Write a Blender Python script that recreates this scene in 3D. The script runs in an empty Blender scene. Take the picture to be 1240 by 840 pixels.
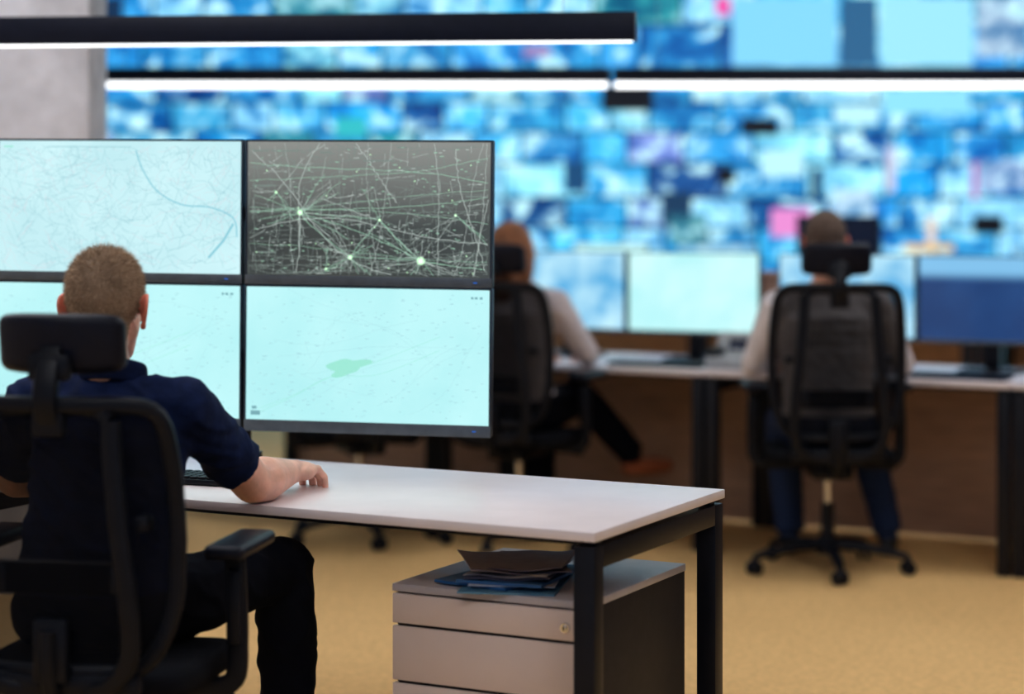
import bpy, bmesh, math, random
import numpy as np
from mathutils import Vector, Matrix, Euler, noise as mnoise
random.seed(7)
SC=bpy.context.scene
SC.view_settings.view_transform='Standard'
try: SC.view_settings.look='Medium High Contrast'
except Exception: SC.view_settings.look='None'
COL=SC.collection
V=Vector
# ------------------------------------------------------------------ materials
def mat(name,col,rough=.5,metal=0.,var=.12,nscale=30.,bump=0.,bscale=200.,spec=.5,emis=None,estr=0.,stretch=None,sheen=0.,alpha=1.,coat=0.,sss=0.):
    m=bpy.data.materials.new(name); m.use_nodes=True
    nt=m.node_tree; b=nt.nodes['Principled BSDF']
    tc=nt.nodes.new('ShaderNodeTexCoord'); src=tc.outputs['Object']
    if stretch:
        mp=nt.nodes.new('ShaderNodeMapping'); mp.inputs['Scale'].default_value=stretch
        nt.links.new(src,mp.inputs['Vector']); src=mp.outputs['Vector']
    n=nt.nodes.new('ShaderNodeTexNoise'); n.inputs['Scale'].default_value=nscale; n.inputs['Detail'].default_value=4
    nt.links.new(src,n.inputs['Vector'])
    r=nt.nodes.new('ShaderNodeValToRGB')
    r.color_ramp.elements[0].position=.3; r.color_ramp.elements[1].position=.7
    r.color_ramp.elements[0].color=(*[c*(1-var) for c in col],1); r.color_ramp.elements[1].color=(*[min(1,c*(1+var)) for c in col],1)
    nt.links.new(n.outputs['Fac'],r.inputs['Fac']); nt.links.new(r.outputs['Color'],b.inputs['Base Color'])
    b.inputs['Roughness'].default_value=rough; b.inputs['Metallic'].default_value=metal
    b.inputs['Specular IOR Level'].default_value=spec
    if sheen: b.inputs['Sheen Weight'].default_value=sheen
    if coat: b.inputs['Coat Weight'].default_value=coat
    if sss:
        b.inputs['Subsurface Weight'].default_value=sss; b.inputs['Subsurface Radius'].default_value=(.01,.004,.002)
    if alpha<1: b.inputs['Alpha'].default_value=alpha
    if emis:
        b.inputs['Emission Color'].default_value=(*emis,1); b.inputs['Emission Strength'].default_value=estr
    if bump:
        n2=nt.nodes.new('ShaderNodeTexNoise'); n2.inputs['Scale'].default_value=bscale; n2.inputs['Detail'].default_value=3
        nt.links.new(src,n2.inputs['Vector'])
        bp=nt.nodes.new('ShaderNodeBump'); bp.inputs['Strength'].default_value=bump; bp.inputs['Distance'].default_value=.01
        nt.links.new(n2.outputs['Fac'],bp.inputs['Height']); nt.links.new(bp.outputs['Normal'],b.inputs['Normal'])
    return m
def screen_mat(name,c1,c2,strength=1.,nscale=3.,grad=None):
    """emissive display with soft procedural variation; grad=(bottom,top) mixes along panel height"""
    m=bpy.data.materials.new(name); m.use_nodes=True; nt=m.node_tree; b=nt.nodes['Principled BSDF']
    b.inputs['Base Color'].default_value=(.01,.01,.012,1); b.inputs['Roughness'].default_value=.25
    tc=nt.nodes.new('ShaderNodeTexCoord'); n=nt.nodes.new('ShaderNodeTexNoise'); n.inputs['Scale'].default_value=nscale; n.inputs['Detail'].default_value=5
    nt.links.new(tc.outputs['Object'],n.inputs['Vector'])
    r=nt.nodes.new('ShaderNodeValToRGB'); r.color_ramp.elements[0].position=.35; r.color_ramp.elements[1].position=.65
    r.color_ramp.elements[0].color=(*c1,1); r.color_ramp.elements[1].color=(*c2,1)
    nt.links.new(n.outputs['Fac'],r.inputs['Fac']); out=r.outputs['Color']
    if grad:
        sx=nt.nodes.new('ShaderNodeSeparateXYZ'); nt.links.new(tc.outputs['Object'],sx.inputs[0])
        mr=nt.nodes.new('ShaderNodeMapRange'); mr.inputs['From Min'].default_value=grad[0]; mr.inputs['From Max'].default_value=grad[1]
        nt.links.new(sx.outputs['Z'],mr.inputs['Value'])
        mx=nt.nodes.new('ShaderNodeMix'); mx.data_type='RGBA'
        nt.links.new(mr.outputs[0],mx.inputs['Factor']); nt.links.new(out,mx.inputs[6]); mx.inputs[7].default_value=(*grad[2],1)
        out=mx.outputs[2]
    nt.links.new(out,b.inputs['Emission Color']); b.inputs['Emission Strength'].default_value=strength
    return m
M={}
M['black']=mat('black_plastic',(.009,.011,.018),.42,bump=.1,bscale=400,spec=.28)
M['blackm']=mat('black_powder_coated_steel',(.010,.012,.020),.38,bump=.05,bscale=600,spec=.35)
M['fabric']=mat('black_chair_fabric',(.008,.009,.014),.85,bump=.4,bscale=500,spec=.18)
M['leather']=mat('black_headrest_leather',(.010,.012,.024),.4,bump=.15,bscale=300,spec=.28)
M['chrome']=mat('chrome',(.7,.7,.72),.2,1.)
M['white_lam']=mat('white_laminate_desktop',(.80,.725,.74),.32,var=.03,nscale=8)
M['drawer']=mat('grey_beige_drawer_front',(.78,.66,.62),.45,var=.03,nscale=6)
M['ped_side']=mat('anthracite_cabinet_side',(.038,.035,.038),.5,var=.1,spec=.3)
M['ped_top']=mat('grey_cabinet_top',(.52,.49,.53),.38,var=.04)
M['brown']=mat('brown_wood_panel',(.56,.38,.28),.55,var=.15,nscale=5,stretch=(1,1,8))
M['steel']=mat('brushed_steel',(.55,.55,.56),.3,1.)
M['bezel']=mat('dark_blue_monitor_bezel',(.03,.045,.07),.35)
M['bezelg']=mat('grey_monitor_chin',(.13,.15,.17),.4,.4)
M['skin']=mat('skin',(.80,.47,.36),.5,var=.12,nscale=22,bump=.10,bscale=150,sss=.15)
M['ear']=mat('skin_ear',(.80,.26,.18),.5,var=.1,nscale=20,sss=.2)
M['navy']=mat('navy_polo_fabric',(.009,.019,.068),.85,bump=.5,bscale=18,spec=.2,var=.25)
M['trouser']=mat('black_trouser_fabric',(.006,.007,.013),.9,bump=.5,bscale=18,spec=.12)
M['jeans']=mat('dark_blue_jeans',(.015,.035,.10),.85,bump=.4,bscale=20)
M['shirtw']=mat('grey_white_shirt',(.80,.75,.78),.85,bump=.6,bscale=14)
M['shirtg']=mat('pale_blouse',(.68,.62,.65),.85,bump=.5,bscale=14)
M['shoe']=mat('black_shoe_leather',(.012,.012,.014),.4)
M['shoeb']=mat('brown_shoe_leather',(.40,.13,.06),.45)
M['hair_m']=mat('short_light_brown_hair',(.34,.245,.175),.8,var=.25,nscale=25,bump=.5,bscale=300,spec=.25)
M['hair_ms']=mat('light_brown_hair_strands',(.58,.44,.32),.8,var=.2,nscale=60,spec=.25)
M['hair_g']=mat('dark_brown_hair',(.15,.105,.085),.8,var=.3,nscale=40,bump=.6,bscale=200)
M['hair_r']=mat('auburn_hair',(.32,.14,.07),.6,var=.35,nscale=30,bump=.7,bscale=120,stretch=(1,1,.2))
M['eyew']=mat('eye_white',(.8,.78,.75),.2); M['iris']=mat('iris_brown',(.08,.04,.02),.15)
M['lip']=mat('lips',(.5,.18,.15),.45)
M['mesh']=mat('chair_mesh_weave',(.008,.009,.014),.85,bump=.5,bscale=600,alpha=.84,spec=.15)
# ------------------------------------------------------------------ helpers
def empty(name,loc=(0,0,0),rot=(0,0,0),mw=None):
    e=bpy.data.objects.new(name,None); COL.objects.link(e); e.empty_display_size=.1
    if mw is not None: e.matrix_world=mw
    else: e.location=loc; e.rotation_euler=rot
    return e
def fin(name,bm,mats,parent=None,smooth=False,loc=(0,0,0),rot=(0,0,0),recalc=True):
    me=bpy.data.meshes.new(name)
    if recalc: bmesh.ops.recalc_face_normals(bm,faces=bm.faces[:])
    bm.to_mesh(me); bm.free()
    for m in (mats if isinstance(mats,(list,tuple)) else [mats]): me.materials.append(m)
    if smooth:
        me.polygons.foreach_set('use_smooth',np.ones(len(me.polygons),bool))
        if smooth=='auto':
            me.set_sharp_from_angle(angle=math.radians(38))
    o=bpy.data.objects.new(name,me); COL.objects.link(o); o.location=loc; o.rotation_euler=rot
    if parent: o.parent=parent
    return o
def bbox(bm,size,c=(0,0,0),bev=.003,rot=None,seg=2,mi=0):
    b2=bmesh.new(); bmesh.ops.create_cube(b2,size=1.)
    for v in b2.verts: v.co=V((v.co.x*size[0],v.co.y*size[1],v.co.z*size[2]))
    if bev>0: bmesh.ops.bevel(b2,geom=b2.edges[:],offset=bev,segments=seg,affect='EDGES',profile=.5)
    mt=Matrix.Translation(c)
    if rot: mt=mt@Euler(rot).to_matrix().to_4x4()
    mp={}
    for v in b2.verts: mp[v]=bm.verts.new(mt@v.co)
    for f in b2.faces:
        nf=bm.faces.new([mp[v] for v in f.verts]); nf.material_index=mi
    b2.free(); return list(mp.values())
def box(name,size,loc,m,parent=None,bev=.003,rot=(0,0,0),seg=2):
    bm=bmesh.new(); bbox(bm,size,(0,0,0),bev,seg=seg)
    return fin(name,bm,m,parent,'auto',loc,rot)
def cone(bm,p0,r0,p1,r1,seg=20,mi=0,cap=True):
    p0=V(p0);p1=V(p1);d=p1-p0
    if d.length<1e-6: return
    mt=Matrix.Translation((p0+p1)/2)@d.to_track_quat('Z','Y').to_matrix().to_4x4()
    r=bmesh.ops.create_cone(bm,cap_ends=cap,segments=seg,radius1=r0,radius2=r1,depth=d.length,matrix=mt)
    if mi:
        for v in r['verts']:
            for f in v.link_faces: f.material_index=mi
def ell(bm,c,r,rot=None,seg=20,mi=0):
    mt=Matrix.Translation(c)
    if rot: mt=mt@Euler(rot).to_matrix().to_4x4()
    mt=mt@Matrix.Diagonal((r[0],r[1],r[2],1))
    q=bmesh.ops.create_uvsphere(bm,u_segments=seg,v_segments=seg//2+2,radius=1,matrix=mt)
    if mi:
        for v in q['verts']:
            for f in v.link_faces: f.material_index=mi
def cyl(name,p0,p1,r,m,parent,r1=None,seg=24):
    bm=bmesh.new(); cone(bm,p0,r,p1,r if r1 is None else r1,seg); return fin(name,bm,m,parent,'auto')
def smooth_path(pts,n=8,closed=False):
    P=[V(p) for p in pts]; out=[]; N=len(P)
    rng=range(N) if closed else range(N-1)
    for i in rng:
        a=P[(i-1)%N] if closed or i>0 else P[0]; b=P[i]; c=P[(i+1)%N]; d=P[(i+2)%N] if closed or i<N-2 else P[-1]
        for k in range(n):
            t=k/n
            out.append(.5*((2*b)+(c-a)*t+(2*a-5*b+4*c-d)*t*t+(3*b-a-3*c+d)*t**3))
    if not closed: out.append(P[-1])
    return out
def sweep(bm,path,w,h,up=(0,1,0),closed=False,n=12,ex=3.2,mi=0,taper=None):
    up=V(up); N=len(path); rings=[]
    for i,p in enumerate(path):
        a=path[(i-1)%N] if closed or i>0 else path[i]; b=path[(i+1)%N] if closed or i<N-1 else path[i]
        t=(b-a).normalized(); s=t.cross(up).normalized(); u=s.cross(t)
        k=taper(i/(N-1)) if taper else 1
        ring=[]
        for j in range(n):
            th=2*math.pi*(j+.5)/n; c=math.cos(th); q=math.sin(th)
            x=math.copysign(abs(c)**(2/ex),c)*w/2*k; y=math.copysign(abs(q)**(2/ex),q)*h/2*k
            ring.append(bm.verts.new(p+s*x+u*y))
        rings.append(ring)
    for i in range(N if closed else N-1):
        A=rings[i];B=rings[(i+1)%N]
        for j in range(n):
            f=bm.faces.new((A[j],A[(j+1)%n],B[(j+1)%n],B[j])); f.material_index=mi
    if not closed:
        for R in (rings[0],rings[-1]):
            f=bm.faces.new(R); f.material_index=mi
# ------------------------------------------------------------------ room
floor_m=mat('tan_carpet_floor',(.80,.525,.235),.9,var=.10,nscale=45,bump=.3,bscale=500)
wall_m=mat('grey_textured_plaster',(.70,.71,.78),.8,var=.12,nscale=9,bump=.6,bscale=40)
wall_d=mat('dark_wall_paint',(.07,.08,.11),.8)
wall_w=mat('warm_wall_paint',(.22,.16,.12),.8)
ceil_m=mat('dark_ceiling',(.25,.26,.28),.9)
box('floor',(10.4,17,.1),(1,6.3,-.05),floor_m,bev=0)
box('ceiling',(10.4,17,.1),(1,6.3,3.35),ceil_m,bev=0)
box('wall_back',(10.4,.2,3.3),(1,14.35,1.65),wall_d,bev=0)
box('wall_left',(.2,16.2,3.3),(-4.1,6.2,1.65),wall_m,bev=0)
box('wall_right',(.2,16.2,3.3),(6.1,6.2,1.65),wall_w,bev=0)
box('wall_partition',(2.42,.35,3.3),(-2.79,8.0,1.65),wall_m,bev=.004)
box('baseboard_back',(9.8,.02,.1),(1,14.24,.05),M['black'],bev=.003)
# glowing ceiling panels out of view, added to light the room
lp=mat('fill_panel_diffuser',(.9,.9,.9),.5,emis=(.97,.98,1),estr=6.3)
k=0
for (x,y) in ((-1.3,2.2),(1.6,2.2),(-1.5,5.2),(1.6,5.4),(-.6,10.6),(2.4,8.0),(2.6,11.0),(-2.9,6.75)):  # last position is an extra panel added to brighten the partition wall
    e=empty('added_fill_panel',(x,y,3.28))
    box('diffuser',(1.5,.9,.02),(0,0,-.005),lp,e,bev=.002)
    for s in (-1,1):
        box('frame_side',(.03,.96,.035),(s*.765,0,0),M['blackm'],e)
        box('frame_end',(1.5,.03,.035),(0,s*.465,0),M['blackm'],e)
# ------------------------------------------------------------------ pendant linear lamps
glow=mat('pendant_diffuser_glow',(.9,.9,.9),.5,emis=(.95,.98,1),estr=2.0)
hous=mat('pendant_housing_black',(.010,.013,.028),.4,spec=.3)
def pendant(x0,x1,y,yaw,zb,h=.085,dh=.008,z_ceil=3.3,dw=.066):
    L=x1-x0; e=empty('linear_pendant_lamp',((x0+x1)/2,y,zb),(0,0,yaw))
    box('housing',(L,.075,h-dh),(0,0,dh+(h-dh)/2),hous,e,bev=.003)
    box('diffuser',(L-.015,dw,dh+.004),(0,0,dh/2),glow,e,bev=.001)
    box('end_cap',(.004,.079,h),(L/2+.002,0,h/2),M['bezelg'],e,bev=.001)
    for s in (-.42,.42):
        cyl('suspension_cable',(s*L,0,h),(s*L,0,z_ceil-zb),.0012,M['steel'],e,seg=8)
        cyl('ceiling_rose',(s*L,0,z_ceil-zb-.03),(s*L,0,z_ceil-zb),.03,M['blackm'],e)
pendant(-2.45,.395,6.75,-.10,1.966,dh=.002,dw=.035,h=.092)
pendant(-1.93,.435,9.4,0,1.965,h=.085,dh=.020)
pendant(.455,2.95,9.4,0,1.965,h=.085,dh=.020)
# ------------------------------------------------------------------ video wall
def tile_mat():
    m=bpy.data.materials.new('video_tile_display'); m.use_nodes=True; nt=m.node_tree; b=nt.nodes['Principled BSDF']
    b.inputs['Base Color'].default_value=(.005,.005,.01,1); b.inputs['Roughness'].default_value=.4
    at=nt.nodes.new('ShaderNodeVertexColor'); at.layer_name='tile'
    tc=nt.nodes.new('ShaderNodeTexCoord')
    sc=nt.nodes.new('ShaderNodeVectorMath'); sc.operation='MULTIPLY_ADD'
    nt.links.new(at.outputs['Color'],sc.inputs[0]); sc.inputs[1].default_value=(37,41,53); nt.links.new(tc.outputs['Object'],sc.inputs[2])
    n=nt.nodes.new('ShaderNodeTexNoise'); n.inputs['Scale'].default_value=5.; n.inputs['Detail'].default_value=3; n.inputs['Distortion'].default_value=1.1
    nt.links.new(sc.outputs[0],n.inputs['Vector'])
    n2=nt.nodes.new('ShaderNodeTexVoronoi'); n2.inputs['Scale'].default_value=7; nt.links.new(sc.outputs[0],n2.inputs['Vector'])
    def rng(src,a,c):
        r=nt.nodes.new('ShaderNodeMapRange'); r.inputs['From Min'].default_value=a; r.inputs['From Max'].default_value=c; nt.links.new(src,r.inputs['Value']); return r.outputs[0]
    def mix(f,a,c):
        x=nt.nodes.new('ShaderNodeMix'); x.data_type='RGBA'; nt.links.new(f,x.inputs['Factor'])
        for i,s in ((6,a),(7,c)):
            if isinstance(s,tuple): x.inputs[i].default_value=s
            else: nt.links.new(s,x.inputs[i])
        return x.outputs[2]
    dk=nt.nodes.new('ShaderNodeVectorMath'); dk.operation='MULTIPLY'; nt.links.new(at.outputs['Color'],dk.inputs[0]); dk.inputs[1].default_value=(.12,.34,.55)
    c=mix(rng(n.outputs['Fac'],.36,.50),dk.outputs[0],at.outputs['Color'])
    c=mix(rng(n.outputs['Fac'],.53,.65),c,(.56,.92,1.,1))
    f2=nt.nodes.new('ShaderNodeMath'); f2.operation='MULTIPLY'; nt.links.new(rng(n2.outputs['Distance'],.32,.1),f2.inputs[0]); f2.inputs[1].default_value=.4
    c=mix(f2.outputs[0],c,(.008,.16,.42,1))
    nt.links.new(c,b.inputs['Emission Color']); b.inputs['Emission Strength'].default_value=1.06
    return m
tm=tile_mat()
plain=bpy.data.materials.new('video_tile_flat'); plain.use_nodes=True; nt=plain.node_tree
at=nt.nodes.new('ShaderNodeVertexColor'); at.layer_name='tile'; b=nt.nodes['Principled BSDF']
b.inputs['Base Color'].default_value=(.004,.004,.006,1); nt.links.new(at.outputs['Color'],b.inputs['Emission Color']); b.inputs['Emission Strength'].default_value=1.
vw=empty('video_wall',(0,14.0,0))
bm=bmesh.new(); cl=bm.loops.layers.color.new('tile')
def quad(x0,x1,z0,z1,y,col,mi):
    vs=[bm.verts.new(p) for p in ((x0,y,z0),(x1,y,z0),(x1,y,z1),(x0,y,z1))]
    f=bm.faces.new(vs); f.material_index=mi
    for l in f.loops: l[cl]=(*[max(0,c)**(1/2.2) for c in col],1)
def rcol():
    r=random.random(); j=random.uniform(.75,1.15)
    if r<.50: c=(.03,.40,.80)
    elif r<.72: c=(.08,.55,.92)
    elif r<.86: c=(.30,.76,.96)
    elif r<.95: c=(.012,.15,.42)
    elif r<.97: c=(.22,.34,.72)
    else: c=(.04,.40,.50)
    return tuple(min(1,a*j+random.uniform(-.02,.02)) if a*j>.03 else a for a in c)
XL,XR=-3.9,5.9; g=.008
def rowfill(z0,z1,wmin,wmax,pl=.0):
    x=XL
    while x<XR:
        w=random.uniform(wmin,wmax); x1=min(XR,x+w)
        if random.random()<pl: quad(x+g,x1-g,z0+g,z1-g,-.001,(.30,.70,.97),0)
        else: quad(x+g,x1-g,z0+g,z1-g,-.001,rcol(),0)
        x=x1
rowfill(2.62,3.1,.30,.7,.2); z=2.62
for h in (.30,.22,.20,.21,.23,.20,.23,.22,.25,.25):
    rowfill(z-h,z,.26,.55,.1); z-=h
def px(x0,x1,y0,y1,c,mi=1,yy=-.004):   # metres on the wall, x0..x1, z0..z1
    quad(x0,x1,y0,y1,yy,c,mi)
px(1.47,2.17,2.34,2.80,(.24,.63,.90)); px(2.46,3.08,2.34,2.80,(.34,.73,.92)); px(2.19,2.44,2.34,2.80,(.03,.14,.28)); 
px(2.48,3.06,2.02,2.19,(.28,.70,.90)); px(2.15,2.45,1.95,2.08,(.50,.84,.95))
px(.60,.94,2.04,2.21,(.004,.006,.012)); px(1.53,1.78,1.88,1.99,(.004,.006,.012)); px(1.37,1.49,1.56,1.66,(.004,.006,.012)); px(3.08,3.28,1.22,1.34,(.004,.006,.012))
px(1.36,1.46,2.68,2.80,(.80,.10,.40)); px(3.07,3.11,1.45,1.70,(.5,.15,.45)); px(1.73,2.0,1.20,1.39,(.75,.28,.62)); px(2.62,2.95,1.10,1.15,(.80,.55,.22)); px(2.77,2.83,1.15,1.33,(.75,.62,.55))
px(-1.18,-.97,1.86,2.0,(.04,.50,.55)); px(.08,.26,2.40,2.48,(.35,.25,.5)); px(3.1,3.45,2.4,2.8,(.4,.55,.70),0); px(3.12,3.45,1.5,1.72,(.35,.5,.72),0)
px(2.12,2.42,1.34,1.52,(.50,.70,.85),0); px(1.66,1.94,1.60,1.78,(.50,.84,.95)); px(1.05,1.3,1.15,1.35,(.08,.3,.36),0)
px(-2.8,-2.6,2.62,2.8,(.01,.04,.1)); px(1.0,1.2,1.28,1.5,(.01,.05,.12)); px(2.0,2.07,1.46,1.66,(.01,.05,.12)); px(.35,.5,1.5,1.7,(.01,.08,.2)); px(2.5,2.56,1.5,1.8,(.6,.62,.8))
fin('display_tiles',bm,[tm,plain],vw)
box('display_backing',(XR-XL,.12,2.36),((XR+XL)/2,.065,1.94),M['bezel'],vw)
# ------------------------------------------------------------------ desks
RZ=-math.radians(27.5)
def desk(loc,L,D=.76,panel=False,name='office_desk',H=.75):
    e=empty(name,loc,(0,0,RZ))
    bm=bmesh.new(); bbox(bm,(L,D,.022),(-L/2,D/2,H-.011),.002)
    o=fin('desktop',bm,M['white_lam'],e,'auto')
    bm=bmesh.new(); t=.05; zt=H-.034
    for x in (-t/2-.004,-L+t/2+.004):
        bbox(bm,(t,t,zt),(x,t/2+.004,zt/2),.002); bbox(bm,(t,t,zt),(x,D-t/2-.004,zt/2),.002)
        bbox(bm,(t,D-2*t-.008,t),(x,D/2,zt-t/2),.002)
        for yy in (t,D-t): bbox(bm,(.03,.03,.014),(x,yy,zt+.005),.001)
    bbox(bm,(L-2*t-.01,.03,.040),(-L/2,D-.16,zt-.02),.002)
    bbox(bm,(L-2*t-.01,.03,.012),(-L/2,.06,zt+.003),.001)
    fin('steel_frame',bm,M['blackm'],e,'auto')
    if panel:
        box('modesty_panel',(L-.01,.018,.70),(-L/2,D+.012,.365),M['brown'],e)
    return e
d0=desk((.18,4.55,0),1.8)
ux=V((.887,-.462,0)); uy=V((.461,.887,0))
def bgP(t,s,z=0): return V((1.93,8.12,z))-ux*t+uy*s
for i in range(-1,3): desk(bgP(i*1.28,0),1.276,.76,True)
for i in range(3): desk(V((3.9,10.6,0))-ux*(i*1.6),1.59,.7,True)
# ------------------------------------------------------------------ pedestal
pe=empty('drawer_pedestal',V((.18,4.55,0))-ux*.064+uy*.10,(0,0,RZ))
PW,PD,PH=.504,.555,.576
box('carcass',(PW,PD-.02,PH-.018-.06),(-PW/2,PD/2+.01,.06+(PH-.078)/2),M['ped_side'],pe,bev=.002)
box('top_plate',(PW+.004,PD+.004,.018),(-PW/2,PD/2,PH-.009),M['ped_top'],pe,bev=.002)
zt=PH-.022
for i,h in enumerate((.068,.126,.27)):
    box('drawer_front_%d'%(i+1),(PW-.004,.018,h),(-PW/2,.002,zt-h/2),M['drawer'],pe,bev=.002)
    box('grip_recess_%d'%(i+1),(PW-.03,.008,.012),(-PW/2,.004,zt-h-.003),M['black'],pe,bev=.001)
    zt-=h+.007
bm=bmesh.new(); cone(bm,(-.052,-.007,PH-.06),.012,(-.052,-.014,PH-.06),.011,24); cone(bm,(-.052,-.014,PH-.06),.007,(-.052,-.018,PH-.06),.006,20); bbox(bm,(.002,.003,.009),(-.052,-.0185,PH-.06),0,mi=1)
fin('lock_barrel',bm,[M['chrome'],M['black']],pe,'auto')
for x in (-.06,-PW+.06):
    for y in (.06,PD-.06):
        bm=bmesh.new(); cone(bm,(x-.012,y,.025),.025,(x+.012,y,.025),.025,20); bbox(bm,(.03,.03,.03),(x,y,.047),.003)
        fin('caster',bm,M['black'],pe,'auto')
fm=[mat('taupe_folder',(.24,.20,.23),.5),mat('blue_folder',(.05,.17,.38),.4),mat('teal_folder',(.12,.28,.42),.45),mat('white_paper',(.6,.6,.66),.7),mat('dark_violet_folder',(.07,.07,.12),.5)]
st=empty('stack_of_folders',V((.18,4.55,0))-ux*.36+uy*.29+V((0,0,PH)),(0,0,RZ))
def sheet(name,w,d,z,rot,m,th=.003,curl=0.,off=(0,0),fx=1):
    bm=bmesh.new(); n=14; top=[];bot=[]
    for i in range(n+1):
        for j in range(5):
            u=i/n-.5; v=j/4-.5
            zz=z+curl*max(0,(u*fx+.1))**2*4+.002*math.sin(u*9+v*4)*(1 if curl else 0)
            top.append(bm.verts.new((u*w,v*d,zz+th))); bot.append(bm.verts.new((u*w,v*d,zz)))
    I=lambda i,j:i*5+j
    for i in range(n):
        for j in range(4):
            bm.faces.new((top[I(i,j)],top[I(i+1,j)],top[I(i+1,j+1)],top[I(i,j+1)]))
            bm.faces.new((bot[I(i,j)],bot[I(i,j+1)],bot[I(i+1,j+1)],bot[I(i+1,j)]))
    for i in range(n):
        for j in (0,4): bm.faces.new((top[I(i,j)],bot[I(i,j)],bot[I(i+1,j)],top[I(i+1,j)]))
    for j in range(4):
        for i in (0,n): bm.faces.new((top[I(i,j)],top[I(i,j+1)],bot[I(i,j+1)],bot[I(i,j)]))
    fin(name,bm,m,st,'auto',(off[0],off[1],0),(0,0,rot))
sheet('folder_1',.225,.29,.0,.30,fm[2],.004,off=(.05,-.06)); sheet('folder_2',.20,.28,.005,-.12,fm[1],.006,off=(-.0,-.03))
sheet('paper_1',.20,.28,.0115,.35,fm[3],.002,off=(.04,-.03)); sheet('folder_3',.21,.28,.014,.1,fm[1],.007,off=(.045,-.03))
sheet('folder_4',.20,.27,.022,.3,fm[4],.005,.003,off=(.03,-.02)); sheet('paper_2',.20,.27,.0285,.2,fm[3],.0015,.003,off=(.035,-.012))
sheet('folder_5',.235,.28,.033,.62,fm[0],.003,.008,off=(.01,.0),fx=-1); sheet('folder_6',.19,.26,.040,.30,fm[0],.003,.006,off=(.05,.01),fx=1)
# ------------------------------------------------------------------ monitors
TH=.034
def ribbon(bm,pts,w,mi,y):
    pts=[V((p[0],p[1])) for p in pts]
    prev=None
    for i,p in enumerate(pts):
        a=pts[max(0,i-1)];b=pts[min(len(pts)-1,i+1)]; t=(b-a)
        if t.length<1e-7: continue
        t.normalize(); nn=V((-t.y,t.x))*w/2
        cur=(bm.verts.new((p.x+nn.x,y,p.y+nn.y)),bm.verts.new((p.x-nn.x,y,p.y-nn.y)))
        if prev:
            f=bm.faces.new((prev[0],cur[0],cur[1],prev[1])); f.material_index=mi
        prev=cur
def monitor(name,mw,w,h,scr,chin=.018,content=None,stand=None,cmats=()):
    e=empty(name,mw=mw)
    box('housing',(w,TH-.006,h),(0,.004,h/2),M['bezel'],e,bev=.004)
    b=.0055
    bm=bmesh.new()
    bbox(bm,(w,.008,b),(0,-TH/2+.002,h-b/2),.001); bbox(bm,(b,.008,h),(-w/2+b/2,-TH/2+.002,h/2),.001); bbox(bm,(b,.008,h),(w/2-b/2,-TH/2+.002,h/2),.001)
    bbox(bm,(w,.010,chin),(0,-TH/2+.002,chin/2),.001,mi=1)
    bbox(bm,(.010,.002,.0028),(w/2-.045,-TH/2-.004,chin*.5),0,mi=2)
    fin('bezel',bm,[M['bezel'],M['bezelg'],LED],e,'auto')
    y=-TH/2+.001; x0,x1,z0,z1=-w/2+b,w/2-b,chin,h-b
    bm=bmesh.new()
    vs=[bm.verts.new(p) for p in ((x0,y,z0),(x1,y,z0),(x1,y,z1),(x0,y,z1))]; bm.faces.new(vs)
    fin('screen_panel',bm,scr,e)
    if content:
        bm=bmesh.new(); content(bm,x0,x1,z0,z1,y-.0006); fin('screen_map_lines',bm,list(cmats),e,recalc=False)
    if stand:
        box('stand_neck',(.06,.03,stand+h*.45),(0,.032,(h*.45-stand)/2),M['black'],e,bev=.004)
        box('stand_foot',(.26,.19,.012),(0,.035,-stand+.006),M['black'],e,bev=.005)
        box('vesa_mount',(.12,.03,.12),(0,.028,h*.45),M['black'],e,bev=.004)
    return e
def em(name,c,s=1.):
    return mat(name,(.01,.01,.01),.5,emis=c,estr=s)
LED=em('power_led_blue',(.02,.15,.6),1.)
s_light=screen_mat('map_screen_light',(.47,.71,.75),(.55,.78,.81),1.,4)
s_light2=screen_mat('map_screen_pale_cyan',(.40,.74,.76),(.49,.81,.82),1.,3)
s_dark=screen_mat('map_screen_dark',(.052,.060,.058),(.075,.085,.081),1.,3,grad=(.16,.46,(.31,.32,.30)))
L_grn=em('map_road_green_white',(.33,.58,.43),1.); L_dim=em('map_road_dim',(.19,.24,.22),1.); L_hot=em('map_hub_glow',(.6,1.,.6),1.5)
L_wht=em('map_road_white',(.46,.53,.50),1.)
L_grey=em('map_street_grey',(.33,.55,.60),1.); L_blue=em('map_river_blue',(.26,.54,.62),1.); L_gr2=em('map_park_green',(.31,.69,.58),1.); L_txt=em('map_label_slate',(.18,.36,.40),1.); L_pink=em('map_motorway_pink',(.56,.62,.67),1.)
def wiggle(p,q,amp,n=10,jit=.0022):
    p=V(p);q=V(q);d=q-p;nn=V((-d.y,d.x)); out=[]; s=random.uniform(-1,1)*amp; s2=random.uniform(-1,1)*amp*.4; L=d.length
    for i in range(n+1):
        t=i/n; j=(random.uniform(-1,1)*jit if 0<i<n else 0)
        out.append(p+d*t+nn*(s*math.sin(math.pi*t)+s2*math.sin(2*math.pi*t))+(nn/L*j if L>.05 else V((0,0))))
    return out
def clip(pts,x0,x1,z0,z1):
    out=[]
    for p in pts:
        if x0+.002<=p[0]<=x1-.002 and z0+.002<=p[1]<=z1-.002: out.append(p)
        elif len(out)>1: break
        else: out=[]
    return out
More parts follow.
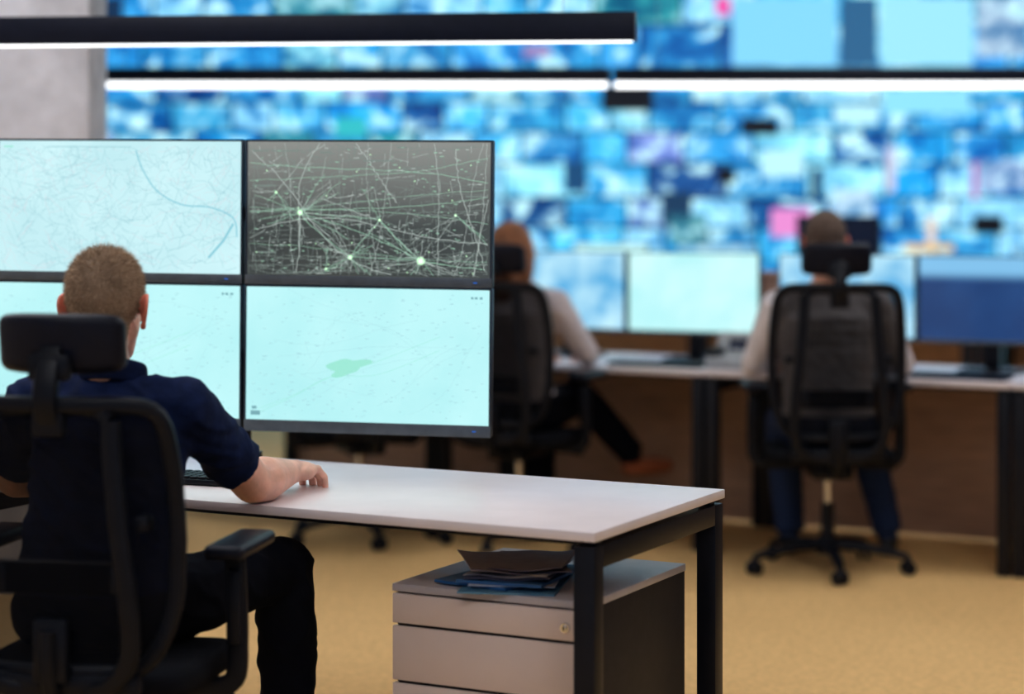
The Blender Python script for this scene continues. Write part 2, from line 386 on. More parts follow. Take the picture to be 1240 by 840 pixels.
def content_dark(bm,x0,x1,z0,z1,y):
    W=x1-x0;H=z1-z0; P=lambda u,v:(x0+u*W,z0+v*H)
    rnd=random.random
    hubs=[(.22,.47),(.72,.12),(.43,.14),(.55,.42),(.12,.62),(.86,.46),(.33,.05)]
    def rb(a,b,w,mi,amp,n=12):
        c=clip(wiggle(P(*a),P(*b),amp,n),x0,x1,z0,z1)
        if len(c)>1: ribbon(bm,c,w,mi,y)
    for hi,(hu,hv) in enumerate(hubs):
        for k in range((26,26,18,9,9,8,9)[hi]):
            a=rnd()*6.283; L=random.uniform(.06,.36)
            rb((hu,hv),(hu+math.cos(a)*L*.8,hv+math.sin(a)*L*1.0),random.uniform(.0008,.0013),random.choice((0,1,3)),.02,6)
    for i in range(4):
        for j in range(i):
            rb(hubs[i],hubs[j],.0014,0,.03)
    for k in range(480):   # short street segments forming the grid
        u,v=rnd(),rnd()**1.3; a=random.choice((.12,-.30,1.42,1.75,.6))+random.uniform(-.12,.12); L=random.uniform(.03,.12)
        rb((u,v),(u+math.cos(a)*L*.7,v+math.sin(a)*L*1.4),random.uniform(.0007,.0012),random.choice((1,1,1,3)),.02,4)
    for k in range(22):   # through roads, denser at the bottom
        v0=rnd()**2; v1=v0+random.uniform(-.2,.2); rb((0.01,v0),(.99,v1),random.uniform(.0008,.0013),random.choice((0,1,1)),.025,26)
    for k in range(13):
        u=rnd(); rb((u,.01),(u+random.uniform(-.12,.12),.99),random.uniform(.0008,.0013),random.choice((1,3)),.03,26)
    for a,b in (((.0,.95),(.62,.0)),((.30,.99),(.20,.0)),((.86,.95),(.98,.05)),((.05,.35),(.99,.25)),((.45,.99),(.62,.55))): rb(a,b,.0016,3,.10,40)
    for k in range(340):
        u,v=rnd()*.94+.02,rnd()**1.2*.93+.03; L=random.uniform(.005,.018)
        ribbon(bm,[P(u,v),P(u+L,v)],.0018,random.choice((0,1,3)),y-.0001)
    for k in range(60):
        u,v=rnd()*.96+.02,rnd()**1.6*.9+.03; ribbon(bm,[P(u,v),P(u+.004,v)],.0026,random.choice((0,3,2)),y-.00015)
    for (u,v,L) in ((.02,.93,.07),(.1,.93,.11),(.3,.92,.05),(.48,.86,.13),(.02,.67,.1),(.04,.17,.08),(.9,.10,.09),(.9,.60,.07),(.62,.96,.04)): ribbon(bm,[P(u,v),P(u+L,v)],.0035,1,y-.0001)
    for (u,v),r in zip(hubs,(.006,.009,.005,.003,.003,.003,.003)):
        for q in range(6):
            a=q*math.pi/6; c=P(u,v); d=(math.cos(a)*r*1.3,math.sin(a)*r*1.3); ribbon(bm,[(c[0]-d[0],c[1]-d[1]),(c[0]+d[0],c[1]+d[1])],r*.25,2,y-.0002-.00002*q)
def content_city(bm,x0,x1,z0,z1,y):
    W=x1-x0;H=z1-z0; P=lambda u,v:(x0+u*W,z0+v*H); rnd=random.random
    for k in range(720):
        u,v=rnd(),rnd()*.93; a=random.choice((.3,.3+1.57,1.1,2.6))+random.uniform(-.15,.15); L=random.uniform(.03,.12)
        c=clip(wiggle(P(u,v),P(u+math.cos(a)*L,v+math.sin(a)*L*1.6),.15,6),x0,x1,z0,z1-.01)
        if len(c)>1: ribbon(bm,c,random.uniform(.0007,.0014),0 if rnd()<.7 else 1,y)
    rv=smooth_path([(*P(.57,.93),0),(*P(.60,.78),0),(*P(.66,.62),0),(*P(.76,.52),0),(*P(.88,.50),0),(*P(.97,.42),0),(*P(.985,.28),0)],8)
    ribbon(bm,[(p.x,p.y) for p in rv],.004,2,y-.0001)
    ribbon(bm,[P(.97,.38),P(.93,.25),P(.87,.12)],.007,2,y-.0001); ribbon(bm,[P(.02,.955),P(.06,.955)],.004,3,y-.0001); ribbon(bm,[P(.2,.955),P(.55,.955)],.0025,0,y-.0001)
def content_plain(bm,x0,x1,z0,z1,y):
    W=x1-x0;H=z1-z0; P=lambda u,v:(x0+u*W,z0+v*H); rnd=random.random
    for k in range(230):
        u,v=rnd()*.95+.02,rnd()*.93+.03; L=random.uniform(.005,.018); ribbon(bm,[P(u,v),P(u+L,v)],.0015,0,y)
    for k in range(14):
        c=clip(wiggle(P(rnd(),rnd()),P(rnd(),rnd()),.1,16),x0,x1,z0,z1)
        if len(c)>1: ribbon(bm,c,.0005,0,y)
    for i in range(2):
        c=smooth_path([(*P(.05,.05+i*.03),0),(*P(.2,.18+i*.01),0),(*P(.35,.33),0),(*P(.55,.36+.1*i),0),(*P(.8,.55+.1*i),0)],8); ribbon(bm,[(p.x,p.y) for p in c],.0010,1,y)
    cx=P(.42,.41); n=28; vs=[]
    for i in range(n):
        a=i/n*6.283; r=1+.25*math.sin(3*a+1)+.15*math.sin(5*a); vs.append(bm.verts.new((cx[0]+.055*r*math.cos(a),y-.0001,cx[1]+.022*r*math.sin(a)+.01*math.cos(a))))
    f=bm.faces.new(vs); f.material_index=1
    for (u,v,L) in ((.94,.94,.012),(.96,.94,.012),(.925,.94,.01)): ribbon(bm,[P(u,v),P(u+L,v)],.006,3,y-.0001)
    ribbon(bm,[P(.02,.05),P(.06,.05)],.012,2,y-.0001)
    ribbon(bm,[P(.025,.09),P(.045,.09)],.008,2,y-.0001)
bank=Matrix.Translation((-.065,5.65,0))@Matrix.Rotation(-math.radians(10.8),4,'Z')@Matrix.Rotation(.0085,4,'Y')
MWd=.694; MH=.398
def bm_(i,z,w=MWd): return bank@Matrix.Translation((-w/2-i*(MWd+.008),TH/2,z))
monitor('computer_monitor',bm_(0,1.232),MWd,MH,s_dark,.026,content_dark,cmats=(L_grn,L_dim,L_hot,L_wht))
monitor('computer_monitor',bm_(0,.828),MWd,.403,s_light2,.032,content_plain,cmats=(L_grey,L_gr2,L_txt,L_txt))
monitor('computer_monitor',bm_(1,1.232,.724),.724,MH,s_light,.026,content_city,cmats=(L_grey,L_pink,L_blue,L_gr2))
monitor('computer_monitor',bm_(1,.828,.724),.724,.403,s_light2,.032,content_plain,cmats=(L_grey,L_gr2,L_txt,L_txt))
ms=empty('monitor_stand',mw=Matrix.Translation((-.75,5.835,.75))@Matrix.Rotation(-math.radians(10.8),4,'Z'))
cyl('pole',(0,0.02,.0),(0,.02,.82),.018,M['blackm'],ms)
box('clamp',(.10,.07,.02),(0,-.01,.01),M['blackm'],ms)
for z in (.28,.68):
    box('crossbar',(.80,.02,.04),(0,.012,z),M['blackm'],ms)
s_bgl=screen_mat('office_screen_light',(.42,.78,.80),(.58,.86,.86),1.0,4); s_bgb=screen_mat('office_screen_blue',(.10,.40,.70),(.50,.78,.90),.95,7)
s_bgd=screen_mat('office_screen_navy',(.018,.05,.15),(.025,.08,.22),1.,3,grad=(.26,.30,(.22,.48,.72)))
s_off=screen_mat('office_screen_off',(.003,.006,.016),(.004,.01,.03),1.)
for t,s,yaw,scr in ((1.52,.5,.10,s_bgl),(2.14,.5,-.05,s_bgb),(.20,.5,.0,s_bgd),(.815,.5,0,s_bgb),(-.42,.5,0,s_bgd),(2.76,.5,0,s_bgb),(3.4,.5,0,s_bgl)):
    mw=Matrix.Translation(bgP(t,s-.02,.865))@Matrix.Rotation(RZ+yaw,4,'Z')
    monitor('computer_monitor',mw,.605,.365,scr,.016,stand=.115)
def farP(t,s,z): return V((3.9,10.6,z))-ux*t+uy*s
for t,scr in ((2.46,s_off),(.5,s_bgd),(1.2,s_bgb),(3.2,s_bgb),(3.9,s_bgl)):
    monitor('computer_monitor',Matrix.Translation(farP(t,.35,1.04 if scr is s_off else .87))@Matrix.Rotation(RZ,4,'Z'),.5,.32,scr,.016,stand=.29 if scr is s_off else .12)
# ------------------------------------------------------------------ desk accessories
KB=empty('keyboard',(-.82,5.36,.75),(0,0,RZ+.12))
bm=bmesh.new(); bbox(bm,(.43,.13,.014),(0,0,.009),.004)
for r in range(5):
    for c in range(18): bbox(bm,(.019,.019,.007),(-.202+c*.0238,-.048+r*.024,.019),.002,seg=1)
fin('key_bed',bm,M['black'],KB,'auto')
ph=empty('desk_phone',bgP(1.22,.2,.75),(0,0,RZ))
pm=mat('grey_phone_plastic',(.42,.45,.47),.4)
box('phone_body',(.20,.18,.05),(0,0,.028),pm,ph,bev=.01); box('phone_riser',(.18,.07,.12),(0,.05,.085),pm,ph,bev=.012,rot=(-.4,0,0))
box('phone_display',(.10,.004,.05),(.02,.018,.10),s_off,ph,bev=.001,rot=(-.4,0,0)); box('handset',(.05,.19,.035),(-.07,-.0,.068),M['black'],ph,bev=.014)
bx=empty('beige_upright',bgP(1.235,.60,.75),(0,0,RZ)); cb=mat('plain_beige',(.42,.27,.22),.8)  # box standing in for a beige upright, taken for a wall segment
box('upright_body',(.12,.10,.36),(0,0,.18),cb,bx,bev=.004); box('upright_cap',(.126,.106,.04),(0,0,.375),cb,bx,bev=.004)
for t in (1.55,.25,2.3):
    cb=empty('keyboard',bgP(t,.15,.75),(0,0,RZ)); box('key_bed',(.42,.13,.018),(0,0,.009),M['black'],cb,bev=.004)
# ------------------------------------------------------------------ chair
def chair(loc,yaw,up=0.):
    e=empty('mesh_office_chair',(loc[0],loc[1],0),(0,0,yaw))
    bm=bmesh.new()
    for i in range(5):
        a=math.radians(90+72*i+180); d=V((math.cos(a),math.sin(a),0))
        sweep(bm,[d*.03+V((0,0,.105)),d*.15+V((0,0,.10)),d*.27+V((0,0,.082)),d*.315+V((0,0,.07))],.045,.032,up=(0,0,1),taper=lambda t:1.15-.45*t)
    cone(bm,(0,0,.07),.045,(0,0,.14),.035,24)
    fin('star_base',bm,M['black'],e,'auto')
    for i in range(5):
        a=math.radians(270+72*i); c=V((math.cos(a)*.315,math.sin(a)*.315,.028)); q=V((-math.sin(a+.5),math.cos(a+.5),0))
        bm=bmesh.new()
        for s in (-1,1): cone(bm,c+q*.008*s,.028,c+q*.024*s,.026,20)
        cone(bm,c,.01,c+V((0,0,.045)),.01,12); ell(bm,c+V((0,0,.016)),(.02,.02,.02))
        fin('caster_%d'%(i+1),bm,M['black'],e,'auto')
    cyl('gas_lift_sleeve',(0,0,.12),(0,0,.27),.026,M['black'],e); cyl('gas_lift',(0,0,.25),(0,0,.40),.015,M['chrome'],e)
    bm=bmesh.new(); bbox(bm,(.16,.26,.06),(0,-.02,.405),.015); bbox(bm,(.30,.05,.03),(0,.02,.42),.01)
    cone(bm,(.08,.05,.41),.007,(.24,.05,.40),.007,10); ell(bm,(.25,.05,.40),(.03,.014,.012))
    fin('tilt_mechanism',bm,M['black'],e,'auto')
    bm=bmesh.new(); n=36; rings=[]
    prof=[(.0,.437),(.90,.437),(.985,.445),(1.0,.465),(.98,.485),(.92,.497),(.7,.495),(.0,.488)]
    for (r,z) in prof:
        if r==0: rings.append([bm.verts.new((0,0,z))]); continue
        ring=[]
        for j in range(n):
            th=2*math.pi*j/n; c,s=math.cos(th),math.sin(th)
            x=math.copysign(abs(c)**(2/4.5),c)*.25*r; y=math.copysign(abs(s)**(2/4.5),s)*.24*r+.02
            zz=z-(.02*max(0,(y-.12)/.14)**2)
            ring.append(bm.verts.new((x,y,zz)))
        rings.append(ring)
    for a,b in zip(rings,rings[1:]):
        for j in range(n):
            k=(j+1)%n
            if len(a)==1: bm.faces.new((a[0],b[j],b[k]))
            elif len(b)==1: bm.faces.new((a[j],a[k],b[0]))
            else: bm.faces.new((a[j],a[k],b[k],b[j]))
    fin('seat_cushion',bm,M['fabric'],e,True)
    zc,hz=.785+up*.8,.275+up*.2
    def bp(u,w):
        hw=.228+.022*(1-w*w)
        if w<-.3: hw-=.045*((-.3-w)/.7)**2
        return V((u*hw,-.235-.045*max(0,w)**1.5-.032*(1-u*u),zc+w*hz))
    EX=11.
    def se(th,r=1.):
        c,s=math.cos(th),math.sin(th); return r*math.copysign(abs(c)**(2/EX),c),r*math.copysign(abs(s)**(2/EX),s)
    raw=[se(2*math.pi*i/1440) for i in range(1440)]
    pts=[raw[0]]; acc=0
    for a,b in zip(raw,raw[1:]+raw[:1]):
        acc+=math.hypot(b[0]-a[0],b[1]-a[1])
        if acc>.075: pts.append(b); acc=0
    if math.hypot(pts[-1][0]-pts[0][0],pts[-1][1]-pts[0][1])<.05: pts.pop()
    loop=[bp(*p) for p in pts]; NL=len(pts)
    bm=bmesh.new(); sweep(bm,loop,.034,.026,closed=True); fin('back_frame',bm,M['black'],e,True)
    bm=bmesh.new(); R=[]
    for r in (.02,.25,.5,.75,1.):
        R.append([bm.verts.new(bp(p[0]*r,p[1]*r)) for p in pts])
    bm.faces.new(R[0])
    for a,b in zip(R,R[1:]):
        for j in range(NL): bm.faces.new((a[j],a[(j+1)%NL],b[(j+1)%NL],b[j]))
    fin('mesh_back_panel',bm,M['mesh'],e,True)
    U=up
    bm=bmesh.new()
    for s in (-1,1):
        sweep(bm,smooth_path([(s*.135,-.315,1.03+U),(s*.14,-.318,.95+U*.8),(s*.155,-.32,.80+U*.5),(s*.172,-.315,.66),(s*.168,-.30,.55),(s*.12,-.285,.49),(s*.05,-.27,.47),(0,-.268,.468)],6),.040,.024)
        sweep(bm,smooth_path([(s*.135,-.315,1.03+U),(s*.09,-.30,1.05+U),(0,-.297,1.052+U)],4),.03,.02)
        bbox(bm,(.03,.05,.03),(s*.19,-.27,.82+U*.5),.006)
    bbox(bm,(.36,.045,.05),(0,-.262,.487),.015)
    sweep(bm,smooth_path([(0,-.05,.415),(0,-.16,.425),(0,-.25,.45),(0,-.285,.52),(0,-.285,.60)],5),.075,.035,up=(1,0,0) ,ex=4)
    bbox(bm,(.075,.03,.13),(0,-.292,.56),.01)
    bbox(bm,(.30,.02,.07),(0,-.25,.70),.009)
    fin('back_support',bm,M['black'],e,'auto')
    U=up*.8
    bm=bmesh.new(); sweep(bm,smooth_path([(0,-.30,1.01+U),(0,-.325,1.07+U),(0,-.31,1.13+U),(0,-.285,1.17+U)],5),.028,.05,up=(1,0,0),ex=4)
    bbox(bm,(.09,.028,.055),(0,-.30,1.135+U),.01); bbox(bm,(.07,.03,.08),(0,-.305,1.035+U),.008)
    fin('headrest_bracket',bm,M['black'],e,'auto')
    bm=bmesh.new(); bbox(bm,(.27,.05,.125),(0,0,0),.022,seg=4)
    bmesh.ops.subdivide_edges(bm,edges=[x for x in bm.edges if abs((x.verts[0].co-x.verts[1].co).x)>.15],cuts=10,use_grid_fill=True)
    for v in bm.verts:
        v.co.y+=.035*(v.co.x/.135)**2; k=1-.12*(v.co.x/.135)**4; v.co.z*=k; v.co.y-=.25*v.co.z*0.6
    for v in bm.verts: v.co+=V((0,-.265,1.18+U))
    fin('headrest_pad',bm,M['leather'],e,'auto')
    for s in (-1,1):
        bm=bmesh.new()
        sweep(bm,smooth_path([(s*.10,.03,.425),(s*.22,.03,.42),(s*.283,.03,.44),(s*.292,.03,.52),(s*.290,.03,.62),(s*.285,.03,.712)],5),.045,.022,up=(0,1,0),ex=4)
        bbox(bm,(.032,.06,.16),(s*.289,.03,.60),.008)
        fin('armrest_post',bm,M['black'],e,'auto')
        bm=bmesh.new(); bbox(bm,(.088,.26,.032),(s*.285,.07,.725),.014,seg=3)
        for v in bm.verts: v.co.z-=.35*max(0,v.co.y-.12)**2
        fin('armrest_pad',bm,M['leather'],e,'auto')
    return e
YM=-math.radians(10)
chair((-.883,4.536),YM)
chair((1.245,8.27),.0,.07)
chair((.03,8.86),-math.radians(25),.05)
chair((-.66,9.03),math.radians(20))
# ------------------------------------------------------------------ people
def _tmpl_sphere(nu=18,nv=11):
    vs=[(0,0,1)]; fs=[]
    for j in range(1,nv):
        ph=math.pi*j/nv
        for i in range(nu): th=2*math.pi*i/nu; vs.append((math.sin(ph)*math.cos(th),math.sin(ph)*math.sin(th),math.cos(ph)))
    vs.append((0,0,-1)); L=len(vs)-1
    for i in range(nu):
        k=(i+1)%nu; fs.append((0,1+i,1+k)); b=1+(nv-2)*nu; fs.append((L,b+k,b+i))
        for j in range(nv-2):
            a=1+j*nu; b2=a+nu; fs.append((a+i,b2+i,b2+k,a+k))
    return np.array(vs),fs
SPH=_tmpl_sphere()
NC=22
_a=2*np.pi*np.arange(NC)/NC
CIR=np.stack([np.cos(_a),np.sin(_a)],1)
class Sk:
    def __init__(s): s.v=[]; s.f=[]; s.n=0; s.p=[]
    def _add(s,vs,fs):
        n=s.n; s.v.append(vs); s.f.extend([tuple(i+n for i in f) for f in fs]); s.n+=len(vs)
    def e(s,c,r,mi,rot=None,rec=True):
        vs=SPH[0]*np.array(r)
        if rot: vs=vs@np.array(Euler(rot).to_matrix()).T
        s._add(vs+np.array(c),SPH[1])
        if rec: s.p.append((tuple(c),tuple(r),mi))
    def c(s,p0,r0,p1,r1,mi,caps=(1,1)):
        p0=V(p0);p1=V(p1); d=p1-p0
        if d.length<1e-6: return
        R=np.array(d.to_track_quat('Z','Y').to_matrix())
        a=np.concatenate([CIR*r0,np.zeros((NC,1))],1)@R.T+np.array(p0); b=np.concatenate([CIR*r1,np.zeros((NC,1))],1)@R.T+np.array(p1)
        fs=[(i,(i+1)%NC,NC+(i+1)%NC,NC+i) for i in range(NC)]+[tuple(range(NC))[::-1],tuple(range(NC,2*NC))]
        s._add(np.concatenate([a,b]),fs)
        if caps[0]: s.e(p0,(r0,)*3,mi,rec=False)
        if caps[1]: s.e(p1,(r1,)*3,mi,rec=False)
        n=max(3,int(d.length/.02))
        for i in range(n+1):
            t=i/n
            if (not caps[0] and i==0) or (not caps[1] and i==n): continue
            r=r0+(r1-r0)*t; s.p.append((tuple(p0.lerp(p1,t)),(r,r,r),mi))
def remesh(S,name,vox,smooth_it,parent,mats,prims=None,loc=(0,0,0),rot=(0,0,0)):
    me=bpy.data.meshes.new('tmp'); me.from_pydata(np.concatenate(S.v).tolist(),[],S.f); me.update()
    o=bpy.data.objects.new('tmp',me); COL.objects.link(o)
    r=o.modifiers.new('r','REMESH'); r.mode='VOXEL'; r.voxel_size=vox
    s=o.modifiers.new('s','SMOOTH'); s.factor=.5; s.iterations=smooth_it
    dg=bpy.context.evaluated_depsgraph_get(); ev=o.evaluated_get(dg)
    nm=bpy.data.meshes.new_from_object(ev); nm.name=name
    bpy.data.objects.remove(o); bpy.data.meshes.remove(me)
    nm.materials.clear()
    for m in mats: nm.materials.append(m)
    n=len(nm.polygons); C=np.empty(n*3,np.float32); nm.polygons.foreach_get('center',C); C=C.reshape(-1,3)
    if prims:
        best=np.full(n,1e9,np.float32); idx=np.zeros(n,np.int32)
        for (c,r,mi) in prims:
            c=np.array(c,np.float32); r=np.array(r,np.float32)
            q=(C-c)/r; d=(np.sqrt((q*q).sum(1))-1)*r.min()
            w=d<best; best[w]=d[w]; idx[w]=mi
        nm.polygons.foreach_set('material_index',idx)
    nm.polygons.foreach_set('use_smooth',np.ones(n,bool)); nm.update()
    ob=bpy.data.objects.new(name,nm); COL.objects.link(ob); ob.location=loc; ob.rotation_euler=rot
    if parent: ob.parent=parent
    return ob,C
def arm(parent,start,el,wr,side,curl,pitch,rs,sc=1.):
    """bare arm + hand as one skin surface in the person's space. rs=(r_start,r_elbow,r_mid,r_wrist)"""
    S=Sk(); s=side; start=V(start);el=V(el);wr=V(wr); d=(wr-el).normalized(); yaw=math.atan2(-d.x,d.y)
    T=Matrix.Translation(wr)@Euler((pitch,0,yaw)).to_matrix().to_4x4()
    def X(p): return T@(V(p)*sc)
    def C(a,ra,b,rb): S.c(X(a),ra*sc,X(b),rb*sc,0)
    if start!=el: S.c(start,rs[0],el,rs[1],0)
    S.c(el,rs[1],el.lerp(wr,.3),rs[2],0); S.c(el.lerp(wr,.3),rs[2],wr,rs[3],0)
    C((0,-.0,0),.026,(0,.03,0),.024)
    R3=(pitch,0,yaw)
    S.e(X((0,.045,0)),tuple(v*sc for v in (.038,.05,.019)),0,R3); S.e(X((-s*.018,.03,-.006)),tuple(v*sc for v in (.02,.034,.018)),0,R3); S.e(X((s*.022,.035,-.003)),tuple(v*sc for v in (.017,.036,.016)),0,R3)
    fx=[(-.029,.088,(.042,.025,.021),.0092),(-.010,.093,(.046,.029,.022),.0095),(.010,.089,(.043,.027,.021),.009),(.028,.080,(.034,.021,.019),.0078)]
    for i,(x,y,ls,r) in enumerate(fx):
        x*=s; p=V((x,y,0)); C((x*.55,.03,.002),.012,p,r*1.2)
        a=-.05-.04*i; spread=x*3
        for k,l in enumerate(ls):
            a-=curl*(.45,.85,.6)[k]
            q=p+V((math.sin(spread)*l*math.cos(a),math.cos(a)*l,math.sin(a)*l)); C(p,r*(1-.07*k),q,r*(.93-.08*k)); p=q
    p=V((-s*.022,.018,-.006))
    for l,a,b,r in ((.042,.75,-.25,.0125),(.032,.45,-.35,.0105),(.025,.15,-.45,.0092)):
        q=p+V((-s*math.sin(a)*l,math.cos(a)*l,math.sin(b)*l)); C(p,r,q,r*.9); p=q
    remesh(S,'arm_right' if s>0 else 'arm_left',.003,3,parent,[M['skin']])
def head(parent,pos,rot,hair,style,scale=1.,neck=None):
    S=Sk()
    S.e((0,-.012,.028),(.076,.096,.090),0); S.e((0,.025,-.025),(.060,.068,.082),0); S.e((0,.062,-.088),(.028,.026,.024),0)
    S.c((-.045,-.0,-.05),.022,(-.02,.06,-.09),.018,0); S.c((.045,.0,-.05),.022,(.02,.06,-.09),.018,0)
    S.e((0,.078,.028),(.05,.018,.014),0); S.c((0,.088,.015),.008,(0,.108,-.022),.012,0); S.e((-.011,.098,-.026),(.008,.009,.007),0); S.e((.011,.098,-.026),(.008,.009,.007),0)
    S.e((-.036,.072,-.015),(.022,.02,.018),0); S.e((.036,.072,-.015),(.022,.02,.018),0)
    S.e((0,.088,-.052),(.022,.010,.006),2); S.e((0,.087,-.060),(.018,.010,.006),2)
    mt=(Matrix.Translation(pos)@Euler(rot).to_matrix().to_4x4()@Matrix.Scale(scale,4)).inverted()
    nb=mt@V(neck); S.c((0,-.028,-.03),.057,(0,-.032,-.085),.054,0); S.c((0,-.032,-.085),.054,nb,.060/scale,0)
    for s in (-1,1):
        pts=smooth_path([(s*.074,.010,-.012),(s*.080,.008,.012),(s*.086,-.006,.024),(s*.092,-.022,.014),(s*.091,-.024,-.008),(s*.084,-.012,-.030),(s*.077,.002,-.042)],3)
        for a,b in zip(pts,pts[1:]): S.c(a,.0048,b,.0048,1)
        S.e((s*.081,-.008,-.006),(.006,.017,.027),1,(0,0,s*.35)); S.e((s*.078,.0,-.038),(.006,.009,.009),1)
    ob,C=remesh(S,'head',.0036,3,parent,[M['skin'],M['ear'],M['lip'],hair],S.p,pos,rot)
    ob.scale=(scale,)*3
    me=ob.data; idx=np.empty(len(me.polygons),np.int32); me.polygons.foreach_get('material_index',idx)
    x,y,z=C[:,0],C[:,1],C[:,2]
    line=np.where(y<-.03,-.066,np.where(y<.035,0.,.055)); line=np.where((y>=-.03)&(y<.0),-.066+(y+.03)/.03*.07,line); line=np.where((y>=.0)&(y<.045),.006,line); line=np.where(y>=.045,.006+(y-.045)/.03*.07,line)
    hm=(z>line)&(idx!=1)
    idx[hm]=3; me.polygons.foreach_set('material_index',idx); me.update()
    for s in (-1,1):
        bm=bmesh.new(); ell(bm,(s*.031,.083,.006),(.013,.012,.011),seg=16,mi=0); ell(bm,(s*.031,.0915,.006),(.0055,.004,.0055),seg=12,mi=1); fin('eye',bm,[M['eyew'],M['iris']],ob,True)
    H=C[hm]
    N=np.empty(len(me.polygons)*3,np.float32); me.polygons.foreach_get('normal',N); N=N.reshape(-1,3)[hm]
    if style=='short':
        rs=np.random.RandomState(3); K=17000; k=rs.randint(0,len(H),K)
        n=N[k]; p=H[k]+rs.normal(0,.0016,(K,3)); up=np.clip((p[:,2]-.0)/.1,0,1); L=(.004+.010*up)*rs.uniform(.7,1.3,K)
        dr=n*.8+np.stack([rs.normal(0,.25,K),rs.normal(0,.25,K)+.3,-.6+rs.normal(0,.25,K)+.4*up],1); dr/=np.linalg.norm(dr,axis=1)[:,None]
        sd=np.cross(dr,rs.normal(0,1,(K,3))); sd=sd/np.linalg.norm(sd,axis=1)[:,None]*.00042
        vv=np.stack([p-sd,p+sd,p+dr*L[:,None]],1).reshape(-1,3)
        hm_=bpy.data.meshes.new('hair_strands'); hm_.from_pydata(vv.tolist(),[],np.arange(K*3).reshape(-1,3).tolist()); hm_.materials.append(M['hair_ms']); hm_.materials.append(hair)
        hm_.polygons.foreach_set('material_index',(rs.rand(K)<.4).astype(np.int32))
        ho=bpy.data.objects.new('hair_strands',hm_); COL.objects.link(ho); ho.parent=ob
    else:
        S=Sk(); S.e((0,-.022,.034),(.084,.100,.094),0)
        if style=='long':
            S.e((0,-.06,-.04),(.085,.06,.10),0); S.e((-.075,-.01,-.05),(.03,.05,.11),0); S.e((.075,-.01,-.05),(.03,.05,.11),0); S.e((0,-.07,-.13),(.09,.045,.09),0)
        else: S.e((0,-.04,-.020),(.078,.07,.065),0)
        remesh(S,'hair',.006,3,ob,[hair])
    return ob
def person(name,loc,yaw,J,top,bottom,shoe,hair,style,sleeve,tw=1.,collar=True,curl=.7,hscale=1.,fa=1.,wrinkle=.003,hs=1.):
    """J in local metres (x right, y forward, z up)"""
    e=empty(name,(loc[0],loc[1],0),(0,0,yaw)); S=Sk()   # mats: 0 top 1 bottom 2 shoe
    cy=J['chest'][1]; cx=J['chest'][0]; cz=J['chest'][2]
    st=[(0,0,.565,.178,.125,.085,1),(0,.005,.62,.17,.122,.07,0),(cx*.2,cy*.25,.70,.166,.12,.07,0),(cx*.5,cy*.55,.79,.168,.12,.07,0),(cx*.8,cy*.85,.87,.178,.122,.07,0),(cx,cy,cz,.182,.118,.075,0),(cx,cy+.0,cz+.06,.150,.088,.05,0),(cx,cy+.01,cz+.10,.095,.068,.035,0)]
    for a,b in zip(st,st[1:]):
        for k in range(3):
            t=k/3; q=[a[i]+(b[i]-a[i])*t for i in range(6)]; S.e(q[:3],(q[3]*tw,q[4]*tw,q[5]),a[6])
    S.e(st[-1][:3],st[-1][3:6],0)
    for s,sd in ((-1,'L'),(1,'R')):
        sh=V(J['sh'+sd]); el=V(J['el'+sd]); wr=V(J['wr'+sd]); hi=V((s*.095,.01,.57)); kn=V(J['kn'+sd]); an=V(J['an'+sd])
        S.c((cx+s*.06,cy,cz+.075),.055,sh,.066,0)
        d=(el-sh)
        if sleeve=='short':
            S.c(sh,.070,sh+d*.45,.064,0); S.c(sh+d*.40,.064,sh+d*.76,.067,0,caps=(1,0))
            arm(e,sh+d*.3,el,wr,s,curl,J.get('hpitch',-.1),(.050,.045*fa,.050*fa,.032),hs)
        else:
            S.c(sh,.064,el,.050,0); S.c(el,.049,el.lerp(wr,.93),.034,0,caps=(1,0))
            arm(e,el.lerp(wr,.6),el.lerp(wr,.6),wr,s,curl,J.get('hpitch',-.1),(.028,.028,.028,.027),hs)
        S.c(hi,.095,hi.lerp(kn,.5),.088,1); S.c(hi.lerp(kn,.5),.088,kn,.072,1)
        S.c(kn,.072,kn.lerp(an,.35),.072,1); S.c(kn.lerp(an,.35),.072,an+V((0,0,.0)),.060,1,caps=(1,0))
        f=V(J['ft'+sd]); f.z=0; f.normalize(); fz=V((0,0,J.get('fz'+sd,0)))
        base=V((an.x,an.y,an.z-.055))
        S.c(an,.038,base+V((0,0,.03)),.042,2); S.c(base-f*.02,.038,base+f*.10+fz*.5,.040,2); S.c(base+f*.10+fz*.5,.040,base+f*.165+fz,.032,2)
    ob,_=remesh(S,'clothed_body',.0075,4,e,[top,bottom,shoe],S.p)
    if wrinkle:
        me=ob.data; nv=len(me.vertices)
        co=np.empty(nv*3,np.float32); me.vertices.foreach_get('co',co); co=co.reshape(-1,3)
        no=np.empty(nv*3,np.float32); me.vertex_normals.foreach_get('vector',no); no=no.reshape(-1,3)
        cl=co.tolist(); dd=np.zeros(nv,np.float32); N_=mnoise.noise
        for i,(x,y,z) in enumerate(cl):
            if z<.12: continue
            h=1-abs(N_((x*9,y*9,z*16+x*7))*2.2); dd[i]=wrinkle*(h*h-.5)+wrinkle*.25*N_((x*28,y*28,z*28))
        co+=no*dd[:,None]; me.vertices.foreach_set('co',co.ravel()); me.update()
    if collar:
        bm=bmesh.new(); c=V((cx,cy+.012,cz+.122)); pth=[c+V((.070*math.cos(a),.072*math.sin(a),-.022*math.sin(a))) for a in [2*math.pi*i/40 for i in range(40)]]
        sweep(bm,pth,.014,.050,up=(0,0,1),closed=True)
        fin('shirt_collar',bm,top,e,True)
    head(e,J['head'],J['hrot'],hair,style,hscale,(cx,cy+.005,cz+.06))
    return e
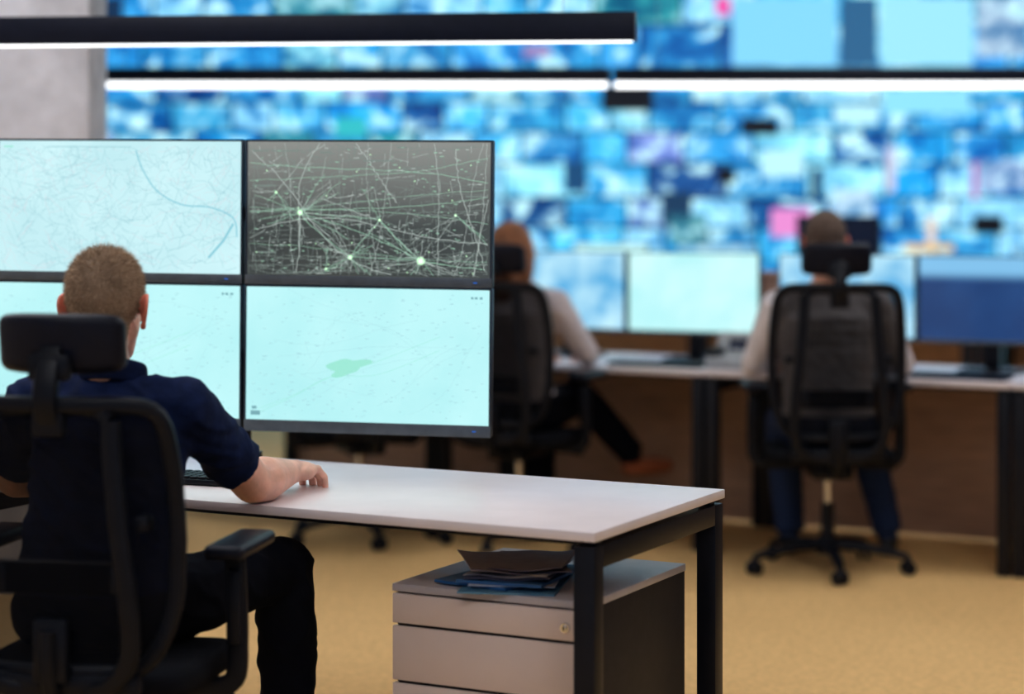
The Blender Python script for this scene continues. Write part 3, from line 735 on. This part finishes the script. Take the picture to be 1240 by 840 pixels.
def w2l(loc,yaw,p):
    mt=(Matrix.Translation((loc[0],loc[1],0))@Matrix.Rotation(yaw,4,'Z')).inverted(); return tuple(mt@V(p))
ml=(-.925,4.61)
Q=lambda p:w2l(ml,YM,p)
J=dict(chest=(0,.12,.955),head=Q((-.926,4.785,1.228)),hrot=(-.06,.0,.02),
 shL=Q((-1.092,4.772,1.005)),shR=Q((-.735,4.708,1.005)),elR=Q((-.615,4.965,.803)),wrR=Q((-.548,5.145,.802)),elL=Q((-1.19,5.04,.805)),wrL=Q((-1.03,5.27,.80)),
 knR=Q((-.545,5.02,.595)),anR=Q((-.528,4.99,.10)),knL=Q((-.93,5.09,.585)),anL=Q((-.96,5.08,.10)),ftR=(.15,1,0),ftL=(-.1,1,0),hpitch=-.02)
person('seated_man',ml,YM,J,M['navy'],M['trouser'],M['shoe'],M['hair_m'],'short','short',tw=1.04,hscale=1.13,fa=1.1,curl=.9,wrinkle=.007,hs=1.18)
J=dict(chest=(0,.03,.99),head=(-.01,.03,1.295),hrot=(-.1,0,.0),shL=(-.20,.03,1.04),shR=(.20,.03,1.04),elL=(-.285,.10,.81),elR=(.31,.10,.81),wrL=(-.20,.36,.79),wrR=(.16,.34,.79),
 knL=(-.13,.42,.55),knR=(.20,.42,.55),anL=(-.10,.38,.10),anR=(.30,.36,.10),ftL=(0,1,0),ftR=(.25,1,0))
person('seated_operator_man',(1.245,8.25),0,J,M['shirtw'],M['jeans'],M['shoe'],M['hair_g'],'cap','long',collar=True,tw=1.1)
J=dict(chest=(-.0,-.01,.97),head=(-.02,-.01,1.245),hrot=(-.05,0,-.3),shL=(-.17,.0,1.02),shR=(.17,.0,1.02),elL=(-.24,.12,.81),elR=(.26,.13,.81),wrL=(-.10,.34,.79),wrR=(.16,.36,.79),
 knL=(-.10,.42,.54),knR=(.10,.42,.60),anL=(-.08,.40,.10),anR=(.27,.62,.33),ftL=(0,1,0),ftR=(.7,.7,0),fzR=.0)
person('seated_operator_woman',(.03,8.86),-math.radians(25),J,M['shirtg'],M['trouser'],M['shoeb'],M['hair_r'],'long','long',tw=.92,collar=True)
# ------------------------------------------------------------------ world & camera
w=bpy.data.worlds.new('World'); SC.world=w; w.use_nodes=True
w.node_tree.nodes['Background'].inputs[0].default_value=(.50,.66,1,1); w.node_tree.nodes['Background'].inputs[1].default_value=.40
cd=bpy.data.cameras.new('camera'); cam=bpy.data.objects.new('camera',cd); COL.objects.link(cam)
cam.location=(0,0,1.485); cam.rotation_euler=(math.pi/2,0,0)
cd.sensor_width=36; cd.lens=36*2538/1240; cd.shift_y=-185/1240; cd.clip_start=.05
cd.dof.use_dof=True; cd.dof.focus_distance=5.2; cd.dof.aperture_fstop=1.2
SC.camera=cam
